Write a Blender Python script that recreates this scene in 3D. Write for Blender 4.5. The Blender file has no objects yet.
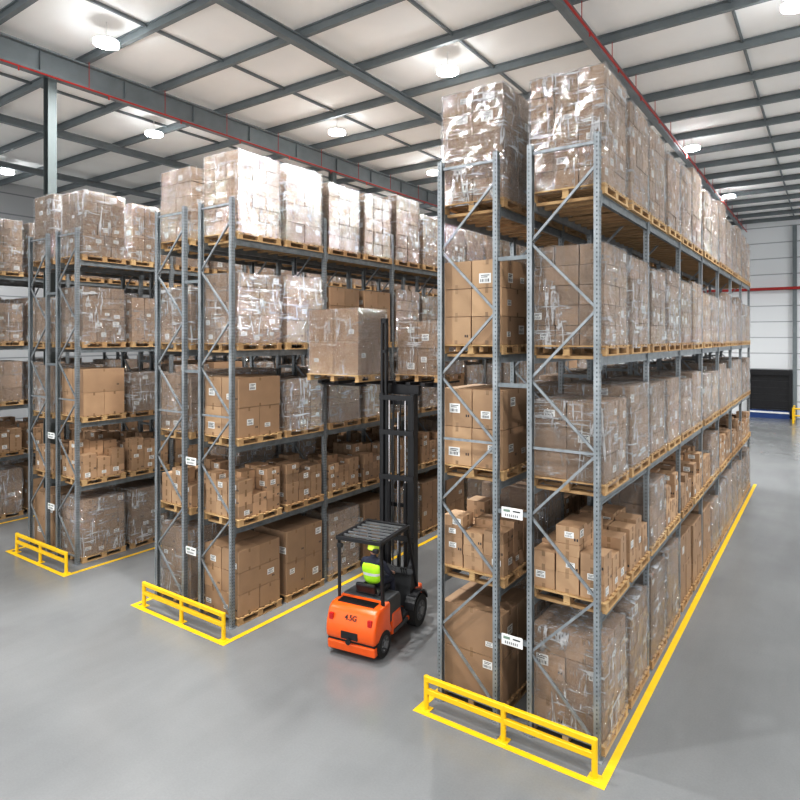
import bpy, bmesh, math, random
from mathutils import Vector, Matrix
scene = bpy.context.scene
COL = scene.collection
vs_ = scene.view_settings
vs_.view_transform='Standard'
vs_.look='None'
vs_.exposure=0.16
vs_.use_curve_mapping=True
cv=vs_.curve_mapping.curves[3]
cv.points.new(.10,.075); cv.points.new(.45,.46); cv.points.new(.8,.85)
vs_.curve_mapping.update()

# ------------------------------------------------------------------ materials
def newmat(name):
    m = bpy.data.materials.new(name); m.use_nodes = True
    nt = m.node_tree; b = nt.nodes['Principled BSDF']
    return m, nt, b
def setp(b, **k):
    for n, v in k.items():
        n = n.replace('_', ' ')
        if n in b.inputs: b.inputs[n].default_value = v
def N(nt, t, **k):
    n = nt.nodes.new(t)
    for a, v in k.items(): setattr(n, a, v)
    return n
def math_n(nt, op, a, b=None, clamp=False):
    n = nt.nodes.new('ShaderNodeMath'); n.operation = op; n.use_clamp = clamp
    for i, v in enumerate((a, b)):
        if v is None: continue
        if isinstance(v, (int, float)): n.inputs[i].default_value = v
        else: nt.links.new(v, n.inputs[i])
    return n.outputs[0]
def mapping(nt, scale=(1,1,1), rot=(0,0,0), src='Object'):
    tc = N(nt, 'ShaderNodeTexCoord'); mp = N(nt, 'ShaderNodeMapping')
    mp.inputs['Scale'].default_value = scale; mp.inputs['Rotation'].default_value = rot
    nt.links.new(tc.outputs[src], mp.inputs[0]); return mp.outputs[0]
def noise(nt, vec, scale, detail=3, rough=.5, dist=0):
    n = N(nt, 'ShaderNodeTexNoise'); n.inputs['Scale'].default_value = scale
    n.inputs['Detail'].default_value = detail; n.inputs['Roughness'].default_value = rough
    n.inputs['Distortion'].default_value = dist
    nt.links.new(vec, n.inputs['Vector']); return n.outputs['Fac']
def ramp(nt, fac, stops):
    r = N(nt, 'ShaderNodeValToRGB'); e = r.color_ramp.elements
    while len(e) < len(stops): e.new(.5)
    for i, (p, c) in enumerate(stops):
        e[i].position = p; e[i].color = (*c, 1) if len(c) == 3 else c
    nt.links.new(fac, r.inputs[0]); return r.outputs[0]
def bump(nt, b, h, strength=.2, dist=.01):
    n = N(nt, 'ShaderNodeBump'); n.inputs['Strength'].default_value = strength
    n.inputs['Distance'].default_value = dist
    nt.links.new(h, n.inputs['Height']); nt.links.new(n.outputs[0], b.inputs['Normal'])
def simple(name, col, rough=.5, metal=0, var=.08, scale=6, **k):
    m, nt, b = newmat(name)
    v = mapping(nt)
    f = noise(nt, v, scale, 4)
    c = ramp(nt, f, [(.3, tuple(x*(1-var) for x in col)), (.7, tuple(min(1,x*(1+var)) for x in col))])
    nt.links.new(c, b.inputs['Base Color'])
    setp(b, Roughness=rough, Metallic=metal, **k)
    return m

M_steel = simple('galvanised_steel', (.28,.30,.315), .38, .45, .22, 9)
M_beam  = simple('rack_beam_steel', (.205,.225,.235), .4, .4, .2, 7)
M_yellow = simple('safety_yellow', (.84,.52,.01), .4, 0, .05)
M_orange = simple('forklift_orange', (.78,.12,.01), .3, 0, .05, 4, Coat_Weight=.3)
M_black = simple('black_paint', (.014,.014,.016), .35, 0, .2)
M_dark  = simple('dark_grey_plastic', (.045,.047,.05), .45, 0, .2)
M_roofgrey = simple('guard_slat_grey', (.16,.165,.17), .4, 0, .1)
M_rubber = simple('tyre_rubber', (.014,.014,.014), .75, 0, .3, 20)
M_chrome = simple('cylinder_chrome', (.6,.6,.62), .2, 1, .05)
M_white = simple('white_label', (.8,.8,.78), .6, 0, .03)
M_ink   = simple('label_ink', (.03,.03,.035), .7, 0, .1)
M_tape  = simple('packing_tape', (.30,.20,.12), .25, 0, .1)
M_green = simple('sign_grey_green', (.2,.27,.22), .6)
M_wood, nt, b = newmat('pallet_wood')
v = mapping(nt, (2,2,30)); f = noise(nt, v, 3, 4)
oi = N(nt,'ShaderNodeObjectInfo')
f2 = math_n(nt,'ADD', math_n(nt,'MULTIPLY',f,.7), math_n(nt,'MULTIPLY',oi.outputs['Random'],.3))
nt.links.new(ramp(nt, f2, [(.25,(.32,.19,.09)),(.75,(.58,.40,.21))]), b.inputs['Base Color']); setp(b, Roughness=.75)

M_post, nt, b = newmat('perforated_upright')
tc = N(nt,'ShaderNodeTexCoord'); sp = N(nt,'ShaderNodeSeparateXYZ'); nt.links.new(tc.outputs['Object'], sp.inputs[0])
X,Y,Z = sp.outputs
ax = math_n(nt,'MINIMUM', math_n(nt,'ABSOLUTE',math_n(nt,'ADD',X,.03)), math_n(nt,'ABSOLUTE',math_n(nt,'ADD',X,.97)))
ay = math_n(nt,'ABSOLUTE', math_n(nt,'SUBTRACT', math_n(nt,'ABSOLUTE',Y), .02))
c1 = math_n(nt,'LESS_THAN', ax, .007); c2 = math_n(nt,'LESS_THAN', ay, .006)
fz = math_n(nt,'LESS_THAN', math_n(nt,'FRACT', math_n(nt,'MULTIPLY',Z,1/.06)), .38)
hole = math_n(nt,'MULTIPLY', math_n(nt,'MAXIMUM',c1,c2), fz)
base = ramp(nt, noise(nt, mapping(nt,(1,1,.4)), 8, 4), [(.3,(.2,.22,.23)),(.7,(.35,.375,.39))])
mx = N(nt,'ShaderNodeMix', data_type='RGBA'); nt.links.new(hole, mx.inputs['Factor']); nt.links.new(base, mx.inputs['A']); mx.inputs['B'].default_value=(.05,.055,.06,1)
nt.links.new(mx.outputs['Result'], b.inputs['Base Color']); setp(b, Roughness=.38, Metallic=.45)

def cardboard(name, col):
    m, nt, b = newmat(name)
    at = N(nt,'ShaderNodeAttribute'); at.attribute_name='tint'
    oi = N(nt,'ShaderNodeObjectInfo')
    n1 = noise(nt, mapping(nt), 3.5, 5)
    k = math_n(nt,'MULTIPLY', at.outputs['Fac'], math_n(nt,'ADD', math_n(nt,'MULTIPLY',oi.outputs['Random'],.3), .82))
    k = math_n(nt,'MULTIPLY', k, math_n(nt,'ADD', math_n(nt,'MULTIPLY',n1,.3), .85))
    vm = N(nt,'ShaderNodeVectorMath', operation='SCALE'); vm.inputs[0].default_value = col
    nt.links.new(k, vm.inputs['Scale']); nt.links.new(vm.outputs[0], b.inputs['Base Color'])
    setp(b, Roughness=.7)
    bump(nt, b, noise(nt, mapping(nt,(1,1,6)), 10, 3), .12, .01)
    return m
M_card = cardboard('cardboard', (.40,.262,.16))
M_card2 = cardboard('cardboard_wrapped', (.335,.23,.155))

def film(name, lo, hi):
    m, nt, b = newmat(name)
    out = nt.nodes['Material Output']
    oi = N(nt,'ShaderNodeObjectInfo')
    def mp(scale, rot):
        tc=N(nt,'ShaderNodeTexCoord'); ad=N(nt,'ShaderNodeVectorMath',operation='ADD'); sc=N(nt,'ShaderNodeVectorMath',operation='SCALE')
        sc.inputs[0].default_value=(7,5,9); nt.links.new(oi.outputs['Random'],sc.inputs['Scale'])
        nt.links.new(tc.outputs['Object'],ad.inputs[0]); nt.links.new(sc.outputs[0],ad.inputs[1])
        m_=N(nt,'ShaderNodeMapping'); m_.inputs['Scale'].default_value=scale; m_.inputs['Rotation'].default_value=rot
        nt.links.new(ad.outputs[0],m_.inputs[0]); return m_.outputs[0]
    a = noise(nt, mp((.9,.9,9),(.3,.22,0)), 2.0, 6, .7, .7)
    c = noise(nt, mp((7,7,1.0),(.15,-.35,.4)), 1.8, 6, .7, .9)
    d = noise(nt, mp((1,1,1),(0,0,0)), 1.5, 3)
    s = math_n(nt,'MAXIMUM', ramp(nt,a,[(.54,(0,0,0)),(.61,(.95,.95,.95))]), ramp(nt,c,[(.53,(0,0,0)),(.61,(1,1,1))]))  # white streaks painted into the film as highlights and glare
    s = math_n(nt,'MULTIPLY', s, ramp(nt,d,[(.42,(.12,.12,.12)),(.56,(1,1,1))]))
    al = math_n(nt,'ADD', math_n(nt,'MULTIPLY', s, hi), lo)
    al = math_n(nt,'MULTIPLY', al, math_n(nt,'ADD', math_n(nt,'MULTIPLY',oi.outputs['Random'],.9), .6), True)
    setp(b, Base_Color=(.95,.955,.97,1), Roughness=.1)
    b.inputs['Specular IOR Level'].default_value=1.0
    h = math_n(nt,'ADD', a, math_n(nt,'MULTIPLY', c, .8))
    bump(nt, b, h, 1.0, .14)
    gl = N(nt,'ShaderNodeBsdfGlossy'); gl.inputs['Roughness'].default_value=.09
    bn=[n for n in nt.nodes if n.type=='BUMP'][0]; nt.links.new(bn.outputs[0],gl.inputs['Normal'])
    tr = N(nt,'ShaderNodeBsdfTransparent'); tr.inputs[0].default_value=(.99,.99,.99,1)
    m0 = N(nt,'ShaderNodeMixShader'); m0.inputs[0].default_value=.23; nt.links.new(tr.outputs[0],m0.inputs[1]); nt.links.new(gl.outputs[0],m0.inputs[2])
    m1 = N(nt,'ShaderNodeMixShader'); m1.inputs[0].default_value=.3; nt.links.new(b.outputs[0],m1.inputs[1]); nt.links.new(gl.outputs[0],m1.inputs[2])
    ms = N(nt,'ShaderNodeMixShader')
    nt.links.new(al, ms.inputs[0]); nt.links.new(m0.outputs[0], ms.inputs[1]); nt.links.new(m1.outputs[0], ms.inputs[2])
    nt.links.new(ms.outputs[0], out.inputs[0])
    return m
M_film = film('stretch_wrap_film', .02, .9)

# ------------------------------------------------------------------ mesh builder
class MB:
    def __init__(s): s.v=[]; s.f=[]; s.m=[]; s.t=[]
    def add(s, vs, fs, mat=0, tint=1.0):
        o=len(s.v); s.v += [tuple(p) for p in vs]
        for f in fs: s.f.append([i+o for i in f]); s.m.append(mat); s.t.append(tint)
    def box(s, c, d, mat=0, rz=0, tint=1.0, M=None):
        x,y,z=d[0]/2,d[1]/2,d[2]/2
        vs=[Vector((sx*x,sy*y,sz*z)) for sz in(-1,1) for sy in(-1,1) for sx in(-1,1)]
        rot = M if M is not None else Matrix.Rotation(rz,3,'Z')
        vs=[rot@p+Vector(c) for p in vs]
        s.add(vs,[(0,2,3,1),(4,5,7,6),(0,1,5,4),(2,6,7,3),(0,4,6,2),(1,3,7,5)],mat,tint)
    def span(s, a, b_, mat=0, tint=1.0):
        s.box([(a[i]+b_[i])/2 for i in range(3)],[abs(b_[i]-a[i]) for i in range(3)],mat,0,tint)
    def bar(s, p0, p1, w, h, mat=0):
        p0=Vector(p0);p1=Vector(p1);d=p1-p0;L=d.length
        q=d.to_track_quat('Y','Z').to_matrix()
        s.box((p0+p1)/2,(w,L,h),mat,M=q)
    def cyl(s, p0, p1, r, n=16, mat=0, r2=None):
        p0=Vector(p0);p1=Vector(p1);q=(p1-p0).to_track_quat('Z','Y').to_matrix(); r2=r if r2 is None else r2
        vs=[]
        for p,rr in((p0,r),(p1,r2)):
            for i in range(n):
                a=2*math.pi*i/n; vs.append(p+q@Vector((rr*math.cos(a),rr*math.sin(a),0)))
        fs=[(i,(i+1)%n,n+(i+1)%n,n+i) for i in range(n)]+[tuple(range(n))[::-1],tuple(range(n,2*n))]
        s.add(vs,fs,mat)
    def tube(s, pts, r, n=8, mat=0):
        for a,b_ in zip(pts[:-1],pts[1:]): s.cyl(a,b_,r,n,mat)
    def prism(s, prof, x0, x1, mat=0):
        n=len(prof); vs=[(x0,y,z) for y,z in prof]+[(x1,y,z) for y,z in prof]
        fs=[(i,(i+1)%n,n+(i+1)%n,n+i) for i in range(n)]+[tuple(range(n))[::-1],tuple(range(n,2*n))]
        s.add(vs,fs,mat)
    def quad(s, c, u, w, mat=0):
        c=Vector(c);u=Vector(u);w=Vector(w); s.add([c-u-w,c+u-w,c+u+w,c-u+w],[(0,1,2,3)],mat)
    def mesh(s, name, mats):
        me=bpy.data.meshes.new(name); me.from_pydata(s.v,[],s.f)
        for m in mats: me.materials.append(m)
        me.polygons.foreach_set('material_index', s.m)
        a=me.attributes.new('tint','FLOAT','FACE'); a.data.foreach_set('value', s.t)
        me.update(); return me
    def obj(s, name, mats, parent=None, bevel=0, seg=1, smooth=False, loc=None, fixn=False):
        me=s.mesh(name,mats)
        if fixn:
            bm=bmesh.new(); bm.from_mesh(me); bmesh.ops.recalc_face_normals(bm,faces=bm.faces); bm.to_mesh(me); bm.free()
        return mkobj(name,me,parent,bevel,seg,smooth,loc)
def mkobj(name, me, parent=None, bevel=0, seg=1, smooth=False, loc=None, rz=0):
    o=bpy.data.objects.new(name,me); COL.objects.link(o)
    if parent: o.parent=parent
    if loc: o.location=loc
    if rz: o.rotation_euler[2]=rz
    if bevel:
        b=o.modifiers.new('bevel','BEVEL'); b.width=bevel; b.segments=seg; b.limit_method='ANGLE'
    if smooth:
        for p in me.polygons: p.use_smooth=True
    return o
def empty(name, loc=(0,0,0), rz=0):
    e=bpy.data.objects.new(name,None); COL.objects.link(e); e.location=loc; e.rotation_euler[2]=rz
    e.empty_display_size=.3; return e

# ------------------------------------------------------------------ pallet loads
PW, PD = 1.14, 1.08
MATS_LOAD=[M_card,M_card2,M_wood,M_white,M_ink,M_tape]
def pallet(mb, W=PW, D=PD):
    for i in range(7):
        y=-W/2+.05+i*(W-.1)/6
        mb.box((0,y,.13),(D,.1 if i%3 else .12,.02),2)
    for x in(-D/2+.05,0,D/2-.05):
        mb.box((x,0,.112),(.09,W,.018),2)
        for y in(-W/2+.07,0,W/2-.07): mb.box((x,y,.062),(.09,.12,.08),2)
        mb.box((x,0,.011),(.1,W,.022),2)
def label(mb, c, ax, w, h, rnd):
    u={'+x':(0,1,0),'-x':(0,-1,0),'+y':(-1,0,0),'-y':(1,0,0)}[ax]; n={'+x':(1,0,0),'-x':(-1,0,0),'+y':(0,1,0),'-y':(0,-1,0)}[ax]
    u=Vector(u); n=Vector(n); c=Vector(c)+n*.003; z=Vector((0,0,1))
    mb.quad(c,u*w/2,z*h/2,3)
    c2=c+n*.001
    for k in range(2):
        mb.quad(c2+z*h*(.3-.18*k)-u*w*.08*k,u*w*(.36-.08*k),z*h*.04,4)
    for k in range(6):
        mb.quad(c2-z*h*.22+u*w*(-.36+.13*k),u*w*(.02+.02*rnd.random()),z*h*.16,4)
def carton(mb, c, d, mat, rnd, outer, rz=0, plab=.35):
    mb.box(c,d,mat,rz,rnd.uniform(.8,1.14))
    for ax in outer:
        s=1 if ax[0]=='+' else -1
        if ax[1]=='x':
            face=(c[0]+s*d[0]/2,c[1],c[2]); wd=d[1]; u=Vector((0,1,0)); n=Vector((s,0,0))
        else:
            face=(c[0],c[1]+s*d[1]/2,c[2]); wd=d[0]; u=Vector((1,0,0)); n=Vector((0,s,0))
        us=u if (ax in('+x','-y')) else -u
        F=Vector(c)+Matrix.Rotation(rz,3,'Z')@(Vector(face)-Vector(c))
        if abs(rz)>.001: us=Matrix.Rotation(rz,3,'Z')@us; n=Matrix.Rotation(rz,3,'Z')@n
        if wd>.2:
            mb.quad(F+n*.002+Vector((0,0,d[2]/2-.035)),us*.024,Vector((0,0,.035)),5)
            mb.quad(F+n*.002-Vector((0,0,d[2]/2-.03)),us*.024,Vector((0,0,.03)),5)
        if rnd.random()<plab and abs(rz)<.001:
            w=min(.18,wd*.42)*rnd.uniform(.7,1.1); h=w*rnd.uniform(.55,.85); h=min(h,d[2]*.6)
            off=us*(wd/2-w/2-.03)*rnd.uniform(-1,1)
            label(mb,F+off+Vector((0,0,(d[2]/2-h/2-.02)*rnd.uniform(-.6,.9))),ax,w,h,rnd)
        if rnd.random()<.35 and abs(rz)<.001:
            for k in(0,1): mb.quad(F+n*.002+us*(wd*.32+k*.035)-Vector((0,0,d[2]*.2)),us*.01,Vector((0,0,.018)),4)
def shell(mb, D, W, z0, z1, rnd, mat=0, amp=.012):
    nx,ny,nz=9,9,max(8,int((z1-z0)/.12)); idx={}
    def P(i,j,k):
        key=(i,j,k)
        if key not in idx:
            x=-D/2+D*i/nx; y=-W/2+W*j/ny; z=z0+(z1-z0)*k/nz
            sc=1-.02*(k==nz)
            idx[key]=len(vs); vs.append(((x*sc+rnd.uniform(-amp,amp)),(y*sc+rnd.uniform(-amp,amp)),z+rnd.uniform(-amp,amp)*(1.2 if k==nz else .6)))
        return idx[key]
    vs=[];fs=[]
    for k in range(nz):
        for i in range(nx):
            fs.append((P(i,0,k),P(i+1,0,k),P(i+1,0,k+1),P(i,0,k+1)))
            fs.append((P(i,ny,k),P(i,ny,k+1),P(i+1,ny,k+1),P(i+1,ny,k)))
        for j in range(ny):
            fs.append((P(nx,j,k),P(nx,j+1,k),P(nx,j+1,k+1),P(nx,j,k+1)))
            fs.append((P(0,j,k),P(0,j,k+1),P(0,j+1,k+1),P(0,j+1,k)))
    for i in range(nx):
        for j in range(ny): fs.append((P(i,j,nz),P(i+1,j,nz),P(i+1,j+1,nz),P(i,j+1,nz)))
    mb.add(vs,fs,mat)
def stack_mesh(name, h, nx, ny, nz, seed, wrapped=True, W=PW, D=PD, plab=.35, withpallet=True):
    rnd=random.Random(seed); mb=MB()
    if withpallet: pallet(mb,W,D)
    m=1 if wrapped else 0; w=W-.06; d=D-.06; hz=(h-.14)/nz
    for k in range(nz):
        a,b_=(nx,ny) if k%2==0 else (nx,ny if seed%2 else max(1,ny-1))
        for i in range(a):
            for j in range(b_):
                outer=[]
                if i==0: outer.append('-x')
                if i==a-1: outer.append('+x')
                if j==0: outer.append('-y')
                if j==b_-1: outer.append('+y')
                if not outer and k<nz-1: continue
                cx=-d/2+d*(i+.5)/a+rnd.uniform(-.006,.006); cy=-w/2+w*(j+.5)/b_+rnd.uniform(-.006,.006)
                carton(mb,(cx,cy,.141+hz*(k+.5)),(d/a-.012,w/b_-.012,hz-.007),m,rnd,outer,0,plab)
    me=mb.mesh(name,MATS_LOAD)
    sm=None
    if wrapped:
        sb=MB(); shell(sb,D-.015,W-.015,.09,h+.012,rnd); sm=sb.mesh(name+'_wrap',[M_film])
        for p in sm.polygons: p.use_smooth=True
    return (me,sm)
def loose_mesh(name, hmax, seed):
    rnd=random.Random(seed); mb=MB(); pallet(mb)
    n=3; w=PW-.06; d=PD-.06
    for i in range(n):
        for j in range(n):
            z=.141; lim=hmax*rnd.uniform(.66,1.0); lv=rnd.choice([.2,.24,.27])
            while z+lv<lim+.05:
                outer=[a for a in('-x','+x','-y','+y')]
                sx=d/n-rnd.uniform(.008,.03); sy=w/n-rnd.uniform(.008,.03)
                rz=rnd.choice([0,0,0,0,rnd.uniform(-.06,.06)])
                carton(mb,(-d/2+d*(i+.5)/n,-w/2+w*(j+.5)/n,z+lv/2),(sx,sy,lv-.003),0,rnd,outer,rz,.5)
                z+=lv; lv=rnd.choice([.16,.2,.24])
    return (mb.mesh(name,MATS_LOAD),None)

TALL=[stack_mesh('tall_load',h,*g,seed=s) for h,g,s in((1.82,(2,2,5),1),(1.72,(3,3,6),2),(1.62,(2,3,5),3),(1.74,(2,2,4),4),(1.52,(3,3,5),5))]
MED=[stack_mesh('medium_load',h,*g,seed=s) for h,g,s in((1.46,(2,2,4),11),(1.5,(3,3,5),12),(1.4,(2,3,4),13),(1.55,(2,2,3),14),(1.3,(3,3,4),15))]
SHORT=[stack_mesh('short_load',h,*g,seed=s) for h,g,s in((1.15,(2,2,3),21),(1.3,(3,3,4),22),(1.2,(2,3,3),23),(1.35,(2,2,3),24))]
PLAIN=[stack_mesh('carton_load',h,*g,seed=s,wrapped=False,plab=.6) for h,g,s in((1.45,(1,2,2),31),(1.4,(2,2,3),32),(1.35,(1,1,2),33),(1.3,(2,2,2),34))]
LOOSE=[loose_mesh('loose_cartons',h,s) for h,s in((1.05,41),(.95,42),(1.1,43),(.9,44),(1.0,45),(1.0,46),(1.08,47))]
def place(v, parent, x, y, z, rz):
    me,sm=v
    o=mkobj('cartons_on_pallet',me,parent,loc=(x,y,z),rz=rz)
    if sm: mkobj('stretch_wrap',sm,o)

# ------------------------------------------------------------------ racks
LV=[1.88,3.43,5.26,7.40]; BAY=2.6; PH=8.18
def frame_mesh():
    mb=MB()
    for x0,sg in((0,1),(-1,-1)):
        xo=x0; xi=x0-sg*.07
        mb.span((xo,-.045,0),(xo-sg*.006,.045,PH),0)
        for y in(-.045,.039): mb.span((xo-sg*.006,y,0),(xi,y+.006,PH),0)
        for y in(-.045,.029): mb.span((xi,y,0),(xi-sg*.004,y+.016,PH),0)
        mb.box((x0-sg*.035,0,.006),(.14,.16,.012),1)
    z=.18
    mb.box((-.5,0,.18),(.9,.035,.04),1)
    side=0; step=.95
    while z+step<PH-.1:
        a,b_=(-.035,-.965) if side==0 else (-.965,-.035)
        mb.bar((a,0,z),(b_,0,z+step),.03,.035,1); z+=step; side=1-side
    mb.box((-.5,0,PH-.12),(.9,.035,.04),1)
    mb.box((-.5,.0,3.98),(.9,.03,.035),1)
    return mb.mesh('upright_frame',[M_post,M_steel])
FRAME=frame_mesh()
def rack(xr, y0, nb, first=None, gx=0.0):
    root=empty('pallet_rack',(xr,y0,0))
    for i in range(nb+1):
        for dx in(0,-1.45): mkobj('upright_frame',FRAME,root,loc=(dx,i*BAY,0))
    mb=MB()
    for row in(0,-1.45):
        for z in LV:
            for sx in(-.035,-.965):
                for i in range(nb):
                    ya=i*BAY+.046; yb=(i+1)*BAY-.046
                    mb.span((row+sx-.022,ya,z-.12),(row+sx+.022,yb,z),0)
                    out=1 if sx>-.5 else -1
                    mb.span((row+sx+out*.022,ya,z-.12),(row+sx+out*.03,yb,z-.095),0)
                    mb.span((row+sx+out*.022,ya,z-.02),(row+sx+out*.03,yb,z),0)
                    for yy in(ya,yb): mb.span((row+sx+out*.03,yy-.025,z-.18),(row+sx+out*.041,yy+.025,z+.03),0)
            for i in range(nb):
                for t in(.2,.5,.8,1.1,1.5,1.8,2.1,2.4): mb.span((row-.945,i*BAY+t-.045,z-.045),(row-.055,i*BAY+t+.045,z-.003),1)
    for i in range(nb+1):
        for z in(1.2,3.0,4.8,6.6): mb.span((-1.45,i*BAY-.03,z),(-1.0,i*BAY+.03,z+.06),0)
    mb.obj('beams',[M_beam,M_wood],root)
    sb=MB()
    for z in(1.23,3.03):
        sb.box((-1.22,-.045,z),(.32,.01,.15),0)
        sb.box((-1.3,-.052,z+.03),(.1,.004,.035),1)
        for k in range(7): sb.box((-1.32+.03*k,-.052,z-.035),(.01,.004,.035),2)
        sb.box((-1.15,-.052,z+.03),(.11,.004,.018),2)
    sb.obj('location_sign',[M_white,M_green,M_ink],root)
    loads=empty('palletized_cartons',(xr,y0,0))
    rr=random.Random(int(abs(xr)*10))
    for row in(0,1):
        xc=-.5-1.45*row
        for i in range(nb*2):
            yc=(i//2)*BAY+(.66 if i%2==0 else 1.94)
            for l in range(5):
                z=0 if l==0 else LV[l-1]
                if l==0: v=rr.choice(MED+MED+PLAIN[:2])
                elif l==1: v=rr.choice(LOOSE+LOOSE+[SHORT[0]])
                elif l==2: v=rr.choice(SHORT+SHORT+PLAIN[2:3]+[MED[4]])
                elif l==3: v=rr.choice(MED+MED+MED+[PLAIN[1]])
                else: v=rr.choice(TALL)
                if first and (row,i,l) in first: v=first[(row,i,l)]
                if v is None or (l in(1,2) and row==1 and i>0 and rr.random()<.15): continue
                place(v,loads,xc+rr.uniform(-.015,.015),yc,z,rr.choice([0,math.pi]))
    L=nb*BAY
    fm=MB()
    t=.1; xa=.2+gx; xb=-2.6+gx*.4; yl=-.5-gx*.3
    fm.span((xa-t,yl,.0),(xa,L+.35,.004)); fm.span((xb,yl,0),(xb+t,L+.35,.004)); fm.span((xb+t,yl,0),(xa-t,yl+t,.004))
    fm.obj('floor_marking',[M_yellow],loc=(xr,y0,0))
    g=MB()
    ga=.04+gx; gb=-2.45+gx; gy=-.36-gx*.3
    for x in(ga,(ga+gb)/2,gb):
        g.cyl((x,gy,.01),(x,gy,.5),.038,14); g.box((x,gy,.008),(.16,.16,.012))
    for z in(.46,.28): g.bar((ga+.03,gy,z),(gb-.03,gy,z),.06,.075)
    g.obj('rack_end_guard',[M_yellow],bevel=.006,loc=(xr,y0,0))
rack(-2.45,8.05,7,{(0,0,4):TALL[1],(1,0,4):TALL[0],(0,0,3):MED[1],(1,0,3):PLAIN[1],(0,1,3):MED[0],(0,2,3):MED[2],(0,3,3):MED[1],(0,0,2):SHORT[2],(1,0,2):PLAIN[3],(0,0,1):LOOSE[2],(1,0,1):LOOSE[0],(0,0,0):MED[0],(1,0,0):PLAIN[0]})
rack(-9.28,7.75,9,{(0,0,4):TALL[1],(1,0,4):TALL[2],(0,0,3):MED[1],(0,0,2):PLAIN[3],(0,0,0):PLAIN[1]},.2)
rack(-14.95,7.75,9,{(0,0,2):PLAIN[3]},.3)
rack(-20.6,7.75,9,None,.3)

# ------------------------------------------------------------------ room
ZC=13.8; XL,XR,YN,YB=-36,15,-9,50
m,nt,b=newmat('polished_concrete'); M_floor=m
v=mapping(nt,(1,1,1)); n1=noise(nt,v,.3,5,.55,.4); n2=noise(nt,mapping(nt,(2,.4,1),(0,0,.2)),1.2,4,.55); n3=noise(nt,v,35,3)
f=math_n(nt,'ADD',math_n(nt,'MULTIPLY',n1,.6),math_n(nt,'ADD',math_n(nt,'MULTIPLY',n2,.2),math_n(nt,'MULTIPLY',n3,.2)))
nt.links.new(ramp(nt,f,[(.3,(.165,.17,.172)),(.7,(.235,.24,.24))]),b.inputs['Base Color'])
nt.links.new(ramp(nt,f,[(.3,(.16,.16,.16)),(.7,(.27,.27,.27))]),b.inputs['Roughness'])
bump(nt,b,n3,.03,.004)
def wallmat(name,c):
    m,nt,b=newmat(name)
    tc=N(nt,'ShaderNodeTexCoord'); sp=N(nt,'ShaderNodeSeparateXYZ'); nt.links.new(tc.outputs['Object'],sp.inputs[0])
    seam=math_n(nt,'LESS_THAN',math_n(nt,'FRACT',math_n(nt,'MULTIPLY',sp.outputs[2],1/1.1)),.06)
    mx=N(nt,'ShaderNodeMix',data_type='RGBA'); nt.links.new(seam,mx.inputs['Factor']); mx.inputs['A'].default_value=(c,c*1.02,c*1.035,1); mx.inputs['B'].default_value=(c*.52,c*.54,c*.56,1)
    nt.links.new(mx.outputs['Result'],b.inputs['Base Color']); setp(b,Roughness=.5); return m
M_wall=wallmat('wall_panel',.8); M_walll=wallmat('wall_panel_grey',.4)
M_ceil=simple('ceiling_panel',(.92,.915,.895),.8,0,.03,.6)
M_roofsteel=simple('roof_steel',(.2,.225,.235),.5,.1,.08,2)
M_coldark=simple('column_paint',(.10,.12,.12),.6,0,.08,2)
M_red=simple('sprinkler_red',(.42,.03,.025),.4)
M_dockblue=simple('dock_blue',(.02,.06,.2),.5)
a=MB(); a.span((XL,YN,-.2),(XR,YB,0)); a.obj('floor',[M_floor])
a=MB(); a.span((XL,YN,ZC),(XR,YB,ZC+.2)); a.obj('ceiling',[M_ceil])
a=MB(); a.span((XL,YB,0),(XR,YB+.2,ZC)); a.obj('wall_back',[M_wall])
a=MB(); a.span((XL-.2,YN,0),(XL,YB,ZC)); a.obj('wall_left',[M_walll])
a=MB(); a.span((XR,YN,0),(XR+.2,YB,1)); a.span((XR,YN,12.5),(XR+.2,YB,ZC))  # unseen side wall, left mostly open to let world light in as fill
yy=YN
while yy<=YB: a.span((XR,yy-.2,1),(XR+.2,min(yy+.2,YB),12.5)); yy+=5.9
a.obj('wall_right',[M_wall])
def ibeam(mb,p0,p1,w,h,t=.03):
    p0=Vector(p0);p1=Vector(p1)
    up=Vector((0,0,h/2))
    mb.bar(p0,p1,t,h-t); mb.bar(p0+up,p1+up,w,t); mb.bar(p0-up,p1-up,w,t)
e=.05
pu=MB(); y=YN+1.0
while y<YB:
    ibeam(pu,(XL+e,y,ZC-.14),(XR-e,y,ZC-.14),.13,.22); y+=2.5
pu.obj('roof_purlins',[M_roofsteel])
ra=MB()
for x in(-31,-24.5,-11.6,-5.2,1.2,7.6,13): ibeam(ra,(x,YN+e,ZC-.38),(x,YB-e,ZC-.38),.2,.24)
for x in(-21.2,-14.8,-8.4,-2,4.4): ra.bar((x,YN+e,ZC-.05),(x,YB-e,ZC-.05),.06,.08)
ra.obj('roof_rafters',[M_roofsteel])
mbm=MB(); ibeam(mbm,(-18,YN+e,ZC-.62),(-18,YB-e,ZC-.62),.36,.64,.05)
yy=YN+2.25
while yy<YB: mbm.bar((-18.1,yy,ZC-.62),(-17.9,yy,ZC-.62),.02,.58); yy+=2.5
mbm.obj('roof_girder',[M_roofsteel])
for y in(8.55,20.55,32.55,44.55):
    c=MB(); zt=ZC-.95
    c.span((-18.1,y-.01,0),(-17.9,y+.01,zt)); c.span((-18.13,y-.12,0),(-18.11,y+.12,zt)); c.span((-17.89,y-.12,0),(-17.87,y+.12,zt))
    c.box((-18,y,.015),(.5,.5,.03)); c.obj('steel_column',[M_coldark])
p=MB()
p.cyl((-17.7,YN+e,ZC-1.05),(-17.7,YB-e,ZC-1.05),.025,10)
p.cyl((-4.85,YN+e,ZC-.75),(-4.85,YB-e,ZC-.75),.03,10)
yy=YN+1
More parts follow.
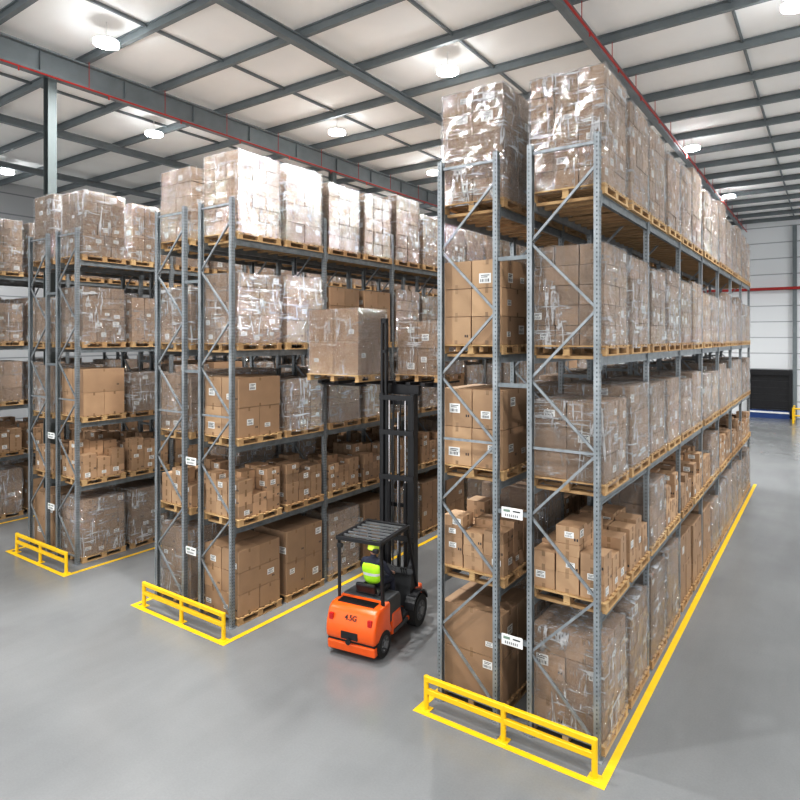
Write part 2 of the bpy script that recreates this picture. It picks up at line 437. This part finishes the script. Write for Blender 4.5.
while yy<YB:
    for x,zz in((-17.7,ZC-1.05),(-4.85,ZC-.75)):
        p.cyl((x,yy,zz),(x,yy,ZC-.1),.01,6); p.cyl((x,yy+.6,zz-.12),(x,yy+.6,zz),.02,8)
    yy+=2.5
p.obj('sprinkler_pipe',[M_red])
p=MB()
p.cyl((XL+e,YB-.42,8.9),(XR-e,YB-.42,8.9),.1,10)
xx=XL+1
while xx<XR: p.bar((xx,YB-.42,8.9),(xx,YB-.01,8.9),.03,.03); xx+=3
p.obj('wall_pipe',[M_red])
c=MB(); x=-31.72
while x<XR:
    c.span((x-.12,YB-.3,0),(x+.12,YB-.02,ZC-.6)); x+=5.95
c.obj('trim_1',[M_roofsteel])
d=MB()
dx=-3.45
d.span((dx-1.2,YB-.25,.55),(dx+1.2,YB-.01,3.0),0)
for k in range(5): d.span((dx-1.15,YB-.28,.7+k*.45),(dx+1.15,YB-.26,.72+k*.45),1)
d.span((dx-1.35,YB-.45,.1),(dx-1.15,YB-.01,3.1),0); d.span((dx+1.15,YB-.45,.1),(dx+1.35,YB-.01,3.1),0); d.span((dx-1.35,YB-.5,2.95),(dx+1.35,YB-.01,3.3),0)
d.span((dx-1.2,YB-.9,0.0),(dx+1.2,YB-.01,.5),2)
d.span((dx-1.2,YB-.92,.35),(dx+1.2,YB-.9,.47),3)
d.obj('dock_door',[M_black,M_dark,M_dockblue,M_white])
g=MB()
for x in(-1.95,-1.2):
    for y in(YB-3.0,YB-1.2): g.cyl((x,y,0),(x,y,1.0),.06,12)
for z in(.5,.95):
    g.cyl((-1.95,YB-3.0,z),(-1.95,YB-1.2,z),.05,10); g.cyl((-1.2,YB-3.0,z),(-1.2,YB-1.2,z),.05,10)
    g.cyl((-1.95,YB-3.0,z),(-1.2,YB-3.0,z),.05,10)
g.obj('dock_barrier',[M_yellow])

# ------------------------------------------------------------------ lamps
m,nt,b=newmat('led_lens'); setp(b,Base_Color=(1,1,1,1)); b.inputs['Emission Color'].default_value=(.95,.98,1,1); b.inputs['Emission Strength'].default_value=60; M_led=m
LP=[(-15.56,8.81),(-9.08,15.4),(-21.0,13.76),(-15.2,17.6),(-4.62,27.4),(-4.52,37.8),(-.64,17),(-31.5,13),(-27,22),(-10,26),(-20.4,30),(-10,38),(-26,40),(2.6,30),(3,3),(-8,2),(-19,0),(5,42),(8.5,18),(-2.7,-5),(-15.2,24.5),(-8.9,7.2)]  # later positions are extra fixtures, added to light the hall
lm=MB(); lm.cyl((0,0,-.05),(0,0,.03),.31,28,1); lm.cyl((0,0,.03),(0,0,.06),.31,28,0); lm.cyl((0,0,.06),(0,0,.14),.16,20,0,.1); lm.cyl((0,0,.14),(0,0,.55),.015,6,0)
LM=lm.mesh('high_bay_light',[M_white,M_led])
for x,y in LP:
    o=mkobj('high_bay_light',LM,loc=(x,y,13.24))
    l=bpy.data.lights.new('led','AREA'); l.shape='DISK'; l.size=.5; l.energy=560; l.color=(1,1,1); l.spread=2.6
    lo=bpy.data.objects.new('led',l); COL.objects.link(lo); lo.parent=o; lo.location=(0,0,-.08)
w=bpy.data.worlds.new('world'); scene.world=w; w.use_nodes=True
bg=w.node_tree.nodes['Background']; bg.inputs[0].default_value=(.96,.98,1,1); bg.inputs[1].default_value=1.4

# ------------------------------------------------------------------ forklift
FX,FY=-6.72,8.1
FK=empty('forklift',(FX,FY,0),math.radians(8.7))
F=lambda mb,n,mats,**k: mb.obj(n,mats,FK,fixn=True,**k)
a=MB()
a.prism([(.02,.3),(0,.45),(.02,.6),(.1,.8),(.2,.87),(.62,.88),(.62,.5),(.72,.3)],-.49,.49)
F(a,'counterweight',[M_orange],bevel=.06,seg=3,smooth=True)
a=MB(); a.prism([(.05,.10),(.03,.27),(.68,.27),(.62,.10)],-.47,.47); F(a,'rear_bumper_skirt',[M_orange],bevel=.03,seg=2)
a=MB(); a.span((-.46,.06,.265),(.46,.6,.305)); a.span((-.16,-.012,.36),(.16,.05,.48)); a.cyl((0,-.05,.33),(0,-.02,.33),.05,12)
for k in range(5): a.span((-.36,.22+k*.04,.868),(.36,.24+k*.04,.892))
F(a,'rear_grille',[M_black])
a=MB(); a.prism([(.5,.45),(.5,.86),(.56,.9),(1.05,.88),(1.1,.78),(1.1,.45)],-.45,.45); F(a,'engine_hood',[M_dark],bevel=.04,seg=3,smooth=True)
a=MB(); a.prism([(.7,.22),(.72,.60),(1.05,.60),(1.14,.3),(1.5,.3),(1.6,.66),(2.0,.7),(2.04,.3),(1.95,.2)],-.47,.47); F(a,'chassis',[M_orange],bevel=.03,seg=2)
a=MB(); a.span((-.49,.75,.25),(.49,1.3,.31)); a.span((-.44,1.12,.31),(.44,1.52,.37)); a.prism([(1.5,.4),(1.58,.98),(1.76,1.02),(1.9,.7),(1.9,.4)],-.42,.42)
a.bar((0,1.56,.86),(0,1.4,1.0),.05,.05)
n=20
for i in range(n):
    t0=2*math.pi*i/n;t1=2*math.pi*(i+1)/n
    pt=lambda t:(.17*math.cos(t),1.37+.12*math.sin(t),1.03+.12*math.sin(t)); a.cyl(pt(t0),pt(t1),.014,8)
a.bar((-.16,1.37,1.03),(.16,1.37,1.03),.02,.02)
for x in(.25,.3,.35): a.cyl((x,1.56,.95),(x,1.5,1.1),.01,8); a.cyl((x,1.5,1.1),(x,1.49,1.14),.02,8)
F(a,'cab_floor_and_dash',[M_dark])
a=MB(); a.prism([(.62,.88),(.62,.94),(.7,.98),(1.08,.98),(1.1,.9)],-.24,.24); a.prism([(.58,.92),(.53,1.1),(.59,1.12),(.67,.96)],-.2,.2); F(a,'operator_seat',[M_black],bevel=.03,seg=2)
ZR=1.95
a=MB()
for x in(-.44,.44):
    a.bar((x,.40,.85),(x*.96,.36,ZR),.055,.055); a.bar((x,1.8,.7),(x*.96,1.4,ZR),.055,.055)
    a.bar((x*.96,.3,ZR),(x*.96,1.44,ZR),.06,.07)
a.bar((-.46,.32,ZR),(.46,.32,ZR),.06,.07); a.bar((-.46,1.42,ZR),(.46,1.42,ZR),.06,.07)
for x in(-.36,.36): a.box((x,.28,ZR-.12),(.1,.06,.07))
F(a,'overhead_guard',[M_black],bevel=.008)
a=MB()
for k in range(6): a.bar((-.4,.48+k*.16,ZR+.01),(.4,.48+k*.16,ZR+.01),.04,.03)
F(a,'overhead_guard_slats',[M_roofgrey])  # slats coloured lighter than the frame so they look lit
a=MB()
for x in(-.38,.38): a.box((x,.04,.68),(.07,.05,.1))
F(a,'rear_lights',[simple('tail_light_red',(.5,.02,.02),.25)])
def wheel(mb,x,y,r,w,s):
    n=28
    mb.cyl((x-w/2,y,r),(x+w/2,y,r),r*.97,n,0)
    mb.cyl((x-w*.38,y,r),(x+w*.38,y,r),r,n,0)
    mb.cyl((x+s*w*.5,y,r),(x+s*(w*.5+.005),y,r),r*.62,n,1)
    mb.cyl((x+s*w*.5,y,r),(x+s*(w*.5+.03),y,r),r*.25,n,2)
    for k in range(6):
        t=k*math.pi/3; mb.cyl((x+s*w*.5,y+r*.42*math.cos(t),r+r*.42*math.sin(t)),(x+s*(w*.5+.015),y+r*.42*math.cos(t),r+r*.42*math.sin(t)),.018,8,2)
a=MB()
for s in(-1,1): wheel(a,s*.47,1.70,.3,.2,s); wheel(a,s*.42,.36,.23,.16,s)
F(a,'wheels',[M_rubber,M_dark,M_roofgrey])
a=MB()
for s in(-1,1):
    pr=[(1.70+.37*math.cos(t),.31+.37*math.sin(t)) for t in [math.pi*k/10 for k in range(1,10)]]+[(1.70+.34*math.cos(t),.31+.34*math.sin(t)) for t in [math.pi*k/10 for k in range(9,0,-1)]]
    a.prism(pr,s*.47-.1 if s>0 else -.57,s*.47+.1 if s>0 else -.37)
F(a,'front_fenders',[M_black])
MO=(-.11,.16,0)
a=MB(); HM=4.38
for s in(-1,1):
    x=s*.37
    a.span((x-.012,1.86,.06),(x+.012,2.06,HM)); a.span((x-s*.07,1.86,.06),(x+.0,1.885,HM)); a.span((x-s*.07,2.035,.06),(x,2.06,HM))
    x=s*.28
    a.span((x-.01,1.9,.12),(x+.01,2.04,HM-.05)); a.span((x-s*.055,1.9,.12),(x,1.92,HM-.05)); a.span((x-s*.055,2.02,.12),(x,2.04,HM-.05))
    a.cyl((s*.18,1.9,.1),(s*.18,1.9,2.6),.04,12)
for z in(.2,1.5,2.7,3.6,HM-.08): a.span((-.38,1.83,z-.05),(.38,1.86,z+.05))
for z in(.8,2.1,HM-.2): a.span((-.29,2.05,z-.04),(.29,2.07,z+.04))
for s in(-1,1):
    a.bar((s*.34,1.6,.8),(s*.35,1.86,1.1),.07,.07)
a.tube([(.08,1.86,.6),(.09,1.84,2.0),(.06,1.86,3.4),(.08,1.9,4.3)],.014,8); a.tube([(-.08,1.86,.6),(-.07,1.84,2.0),(-.09,1.86,3.4),(-.08,1.9,4.3)],.014,8)
for x in(-.36,-.27): a.span((x-.02,1.9,2.5),(x+.02,1.99,5.9))
a.span((-.38,1.9,5.8),(-.25,1.99,5.9)); a.span((-.38,1.9,5.2),(-.25,1.99,5.26))
F(a,'mast',[M_black],loc=MO)
a=MB()
for s in(-1,1): a.cyl((s*.18,1.9,2.6),(s*.18,1.9,4.3),.026,12)
a.cyl((0,1.95,.2),(0,1.95,4.0),.03,10)
F(a,'lift_cylinders',[M_chrome],loc=MO)
ZP=4.60
a=MB()
a.span((-9.05,10.62,ZP-.1),(-6.5,10.72,ZP-.02)); a.span((-7.7,10.3,ZP-.25),(-6.75,10.38,ZP-.05))
for x in(-7.65,-7.35,-7.0,-6.65): a.span((x-.05,10.3,ZP-.06),(x+.05,11.7,ZP-.0))
for x in(-8.9,-8.45,-7.98): a.span((x-.05,9.75,ZP-.06),(x+.05,10.9,ZP))
a.span((-9.05,9.95,ZP-.1),(-7.85,10.02,ZP-.06))
o=a.obj('fork_carriage',[M_black]); o.parent=FK
bpy.context.view_layer.update(); o.matrix_parent_inverse=FK.matrix_world.inverted()
ld=empty('raised_pallet_load',(-8.5,10.3,ZP))
def raised(h,nx,ny,nz,s,W,D,loc,wr=True):
    me,sm=stack_mesh('raised_cartons',h,nx,ny,nz,s,wr,W,D,.6); o=mkobj('cartons_on_pallet',me,ld,loc=loc)
    if sm: mkobj('stretch_wrap',sm,o)
raised(1.5,2,2,2,52,1.0,1.42,(0,-.12,0))
raised(1.24,2,2,2,53,1.1,1.05,(1.5,.85,0))
def text(body,size,loc,rot,mat,parent,name):
    c=bpy.data.curves.new(name,'FONT'); c.body=body; c.size=size; c.align_x='CENTER'; c.align_y='CENTER'; c.extrude=.002; c.offset=.001
    o=bpy.data.objects.new(name,c); COL.objects.link(o); o.parent=parent; o.location=loc; o.rotation_euler=rot; c.materials.append(mat)
text('4.5G',.12,(0,.05,.7),(math.radians(68),0,0),M_black,FK,'rear_lettering')

# ------------------------------------------------------------------ driver
DR=empty('forklift_driver',(FX,FY,-.2),math.radians(8.7))
def skin(name, pts, edges, mats, sub=2, parent=DR):
    me=bpy.data.meshes.new(name); me.from_pydata([p[:3] for p in pts],edges,[])
    o=bpy.data.objects.new(name,me); COL.objects.link(o); o.parent=parent
    s=o.modifiers.new('skin','SKIN'); s.use_smooth_shade=True
    u=o.modifiers.new('sub','SUBSURF'); u.levels=sub; u.render_levels=sub
    for i,p in enumerate(pts):
        r=p[3]; me.skin_vertices[0].data[i].radius=(r,p[4] if len(p)>4 else r)
    me.skin_vertices[0].data[0].use_root=True
    for m in mats: me.materials.append(m)
    return o
M_navy=simple('work_clothes_navy',(.03,.035,.06),.8); M_skin=simple('skin',(.55,.33,.24),.5); M_hair=simple('short_dark_hair',(.03,.02,.015),.7)
M_boot=simple('boots',(.03,.025,.02),.6); M_helmet=simple('helmet_lime',(.62,.85,.08),.35)
m,nt,b=newmat('hi_vis_vest'); M_vest=m
tc=N(nt,'ShaderNodeTexCoord'); sp=N(nt,'ShaderNodeSeparateXYZ'); nt.links.new(tc.outputs['Object'],sp.inputs[0])
st=math_n(nt,'LESS_THAN',math_n(nt,'ABSOLUTE',math_n(nt,'SUBTRACT',sp.outputs[2],1.42)),.025)
mx=N(nt,'ShaderNodeMix',data_type='RGBA'); nt.links.new(st,mx.inputs['Factor']); mx.inputs['A'].default_value=(.5,.95,.03,1); mx.inputs['B'].default_value=(.75,.77,.77,1)
nt.links.new(mx.outputs['Result'],b.inputs['Base Color']); setp(b,Roughness=.7)
y0=.86
body=[(0,y0,1.24,.15,.12),(0,y0-.02,1.42,.14,.11),(0,y0-.03,1.60,.15,.10),(0,y0-.02,1.70,.055),(0,y0,1.76,.05)]
ed=[(0,1),(1,2),(2,3),(3,4)]
for s in(-1,1):
    o=len(body); body+=[(s*.1,y0+.06,1.23,.1),(s*.15,y0+.44,1.2,.07),(s*.15,y0+.50,.78,.055),(s*.15,y0+.52,.66,.045)]
    ed+=[(0,o),(o,o+1),(o+1,o+2),(o+2,o+3)]
    o=len(body); body+=[(s*.19,y0-.02,1.63,.065),(s*.27,y0+.12,1.40,.05),(s*.17,y0+.38,1.30,.035)]
    ed+=[(2,o),(o,o+1),(o+1,o+2)]
skin('clothed_body',body,ed,[M_navy])
skin('vest',[(0,y0,1.2,.2,.16),(0,y0-.02,1.42,.195,.155),(0,y0-.03,1.58,.2,.15),(0,y0-.02,1.67,.1,.1),(-.16,y0-.02,1.64,.1),(.16,y0-.02,1.64,.1)],[(0,1),(1,2),(2,3),(2,4),(2,5)],[M_vest])
for s in(-1,1):
    skin('boot',[(s*.15,y0+.51,.64,.055),(s*.15,y0+.55,.625,.05),(s*.15,y0+.64,.61,.04)],[(0,1),(1,2)],[M_boot])
    wx,wy,wz=s*.17,y0+.38,1.30
    skin('palm',[(wx,wy,wz,.026,.03),(wx-s*.01,wy+.05,wz-.01,.036,.018),(wx-s*.015,wy+.09,wz-.012,.036,.016)],[(0,1),(1,2)],[M_skin])
    for k,(dx,L) in enumerate(((-.028,.9),(-.009,1.0),(.01,.95),(.028,.75))):
        bx=wx-s*.015+dx
        skin('finger',[(bx,wy+.085,wz-.01,.009),(bx,wy+.085+.035*L,wz-.012,.009),(bx,wy+.085+.05*L,wz-.04,.008),(bx,wy+.085+.032*L,wz-.06,.007)],[(0,1),(1,2),(2,3)],[M_skin],1)
    skin('thumb',[(wx-s*.03,wy+.03,wz-.01,.011),(wx-s*.06,wy+.055,wz-.02,.01),(wx-s*.065,wy+.085,wz-.035,.009)],[(0,1),(1,2)],[M_skin],1)
bm=bmesh.new(); bmesh.ops.create_uvsphere(bm,u_segments=28,v_segments=20,radius=1)
for v_ in bm.verts:
    x,y,z=v_.co
    taper=1-.22*max(0,-z)
    nx=x*.075*taper; ny=y*.095*(1-.1*max(0,-z)); nz=z*.118
    if y>0.5 and abs(x)<.22 and -.35<z<.1: ny+=.018*(1-abs(x)/.22)*(1 if z<-.1 else .5)
    if y>.6 and .05<z<.25 and .2<abs(x)<.55: ny-=.008
    if y>.5 and -.62<z<-.48 and abs(x)<.3: ny-=.004
    if y>.4 and z<-.75: ny+=.012
    v_.co=(nx,ny,nz)
me=bpy.data.meshes.new('head'); bm.to_mesh(me); bm.free(); me.materials.append(M_skin)
hd=mkobj('head',me,DR,smooth=True,loc=(0,y0+.02,1.83))
a=MB()
for s in(-1,1):
    a.cyl((s*.073,-.0,-.03),(s*.088,-.012,.03),.018,10,0); a.cyl((s*.03,.078,.018),(s*.03,.09,.018),.012,10,1)
a.box((0,.09,-.062),(.045,.008,.008),2)
a.obj('ears_eyes_mouth',[M_skin,M_ink,simple('lips',(.4,.16,.13),.5)],hd)
def cap(name,f,sc,mat):
    bm=bmesh.new(); bmesh.ops.create_uvsphere(bm,u_segments=28,v_segments=20,radius=1)
    for v_ in list(bm.verts):
        if f(*v_.co): bm.verts.remove(v_)
        else: v_.co=(v_.co.x*sc[0],v_.co.y*sc[1],v_.co.z*sc[2])
    me=bpy.data.meshes.new(name); bm.to_mesh(me); bm.free(); me.materials.append(mat); mkobj(name,me,hd,smooth=True)
cap('hair',lambda x,y,z:z<-.25 or (y>.35 and z<.35),(.083,.103,.124),M_hair)
cap('helmet',lambda x,y,z:z<.05,(.115,.14,.155),M_helmet)
a=MB(); a.cyl((0,.03,.005),(0,.03,.016),.135,28); a.obj('helmet_brim',[M_helmet],hd)

# ------------------------------------------------------------------ camera
cd=bpy.data.cameras.new('camera'); cam=bpy.data.objects.new('camera',cd); COL.objects.link(cam); scene.camera=cam
cd.sensor_width=36; cd.lens=615/800*36; cd.shift_y=-62/800; cd.clip_end=200
cam.location=(0,0,5.5); cam.rotation_euler=(math.radians(90),0,math.radians(34.96))
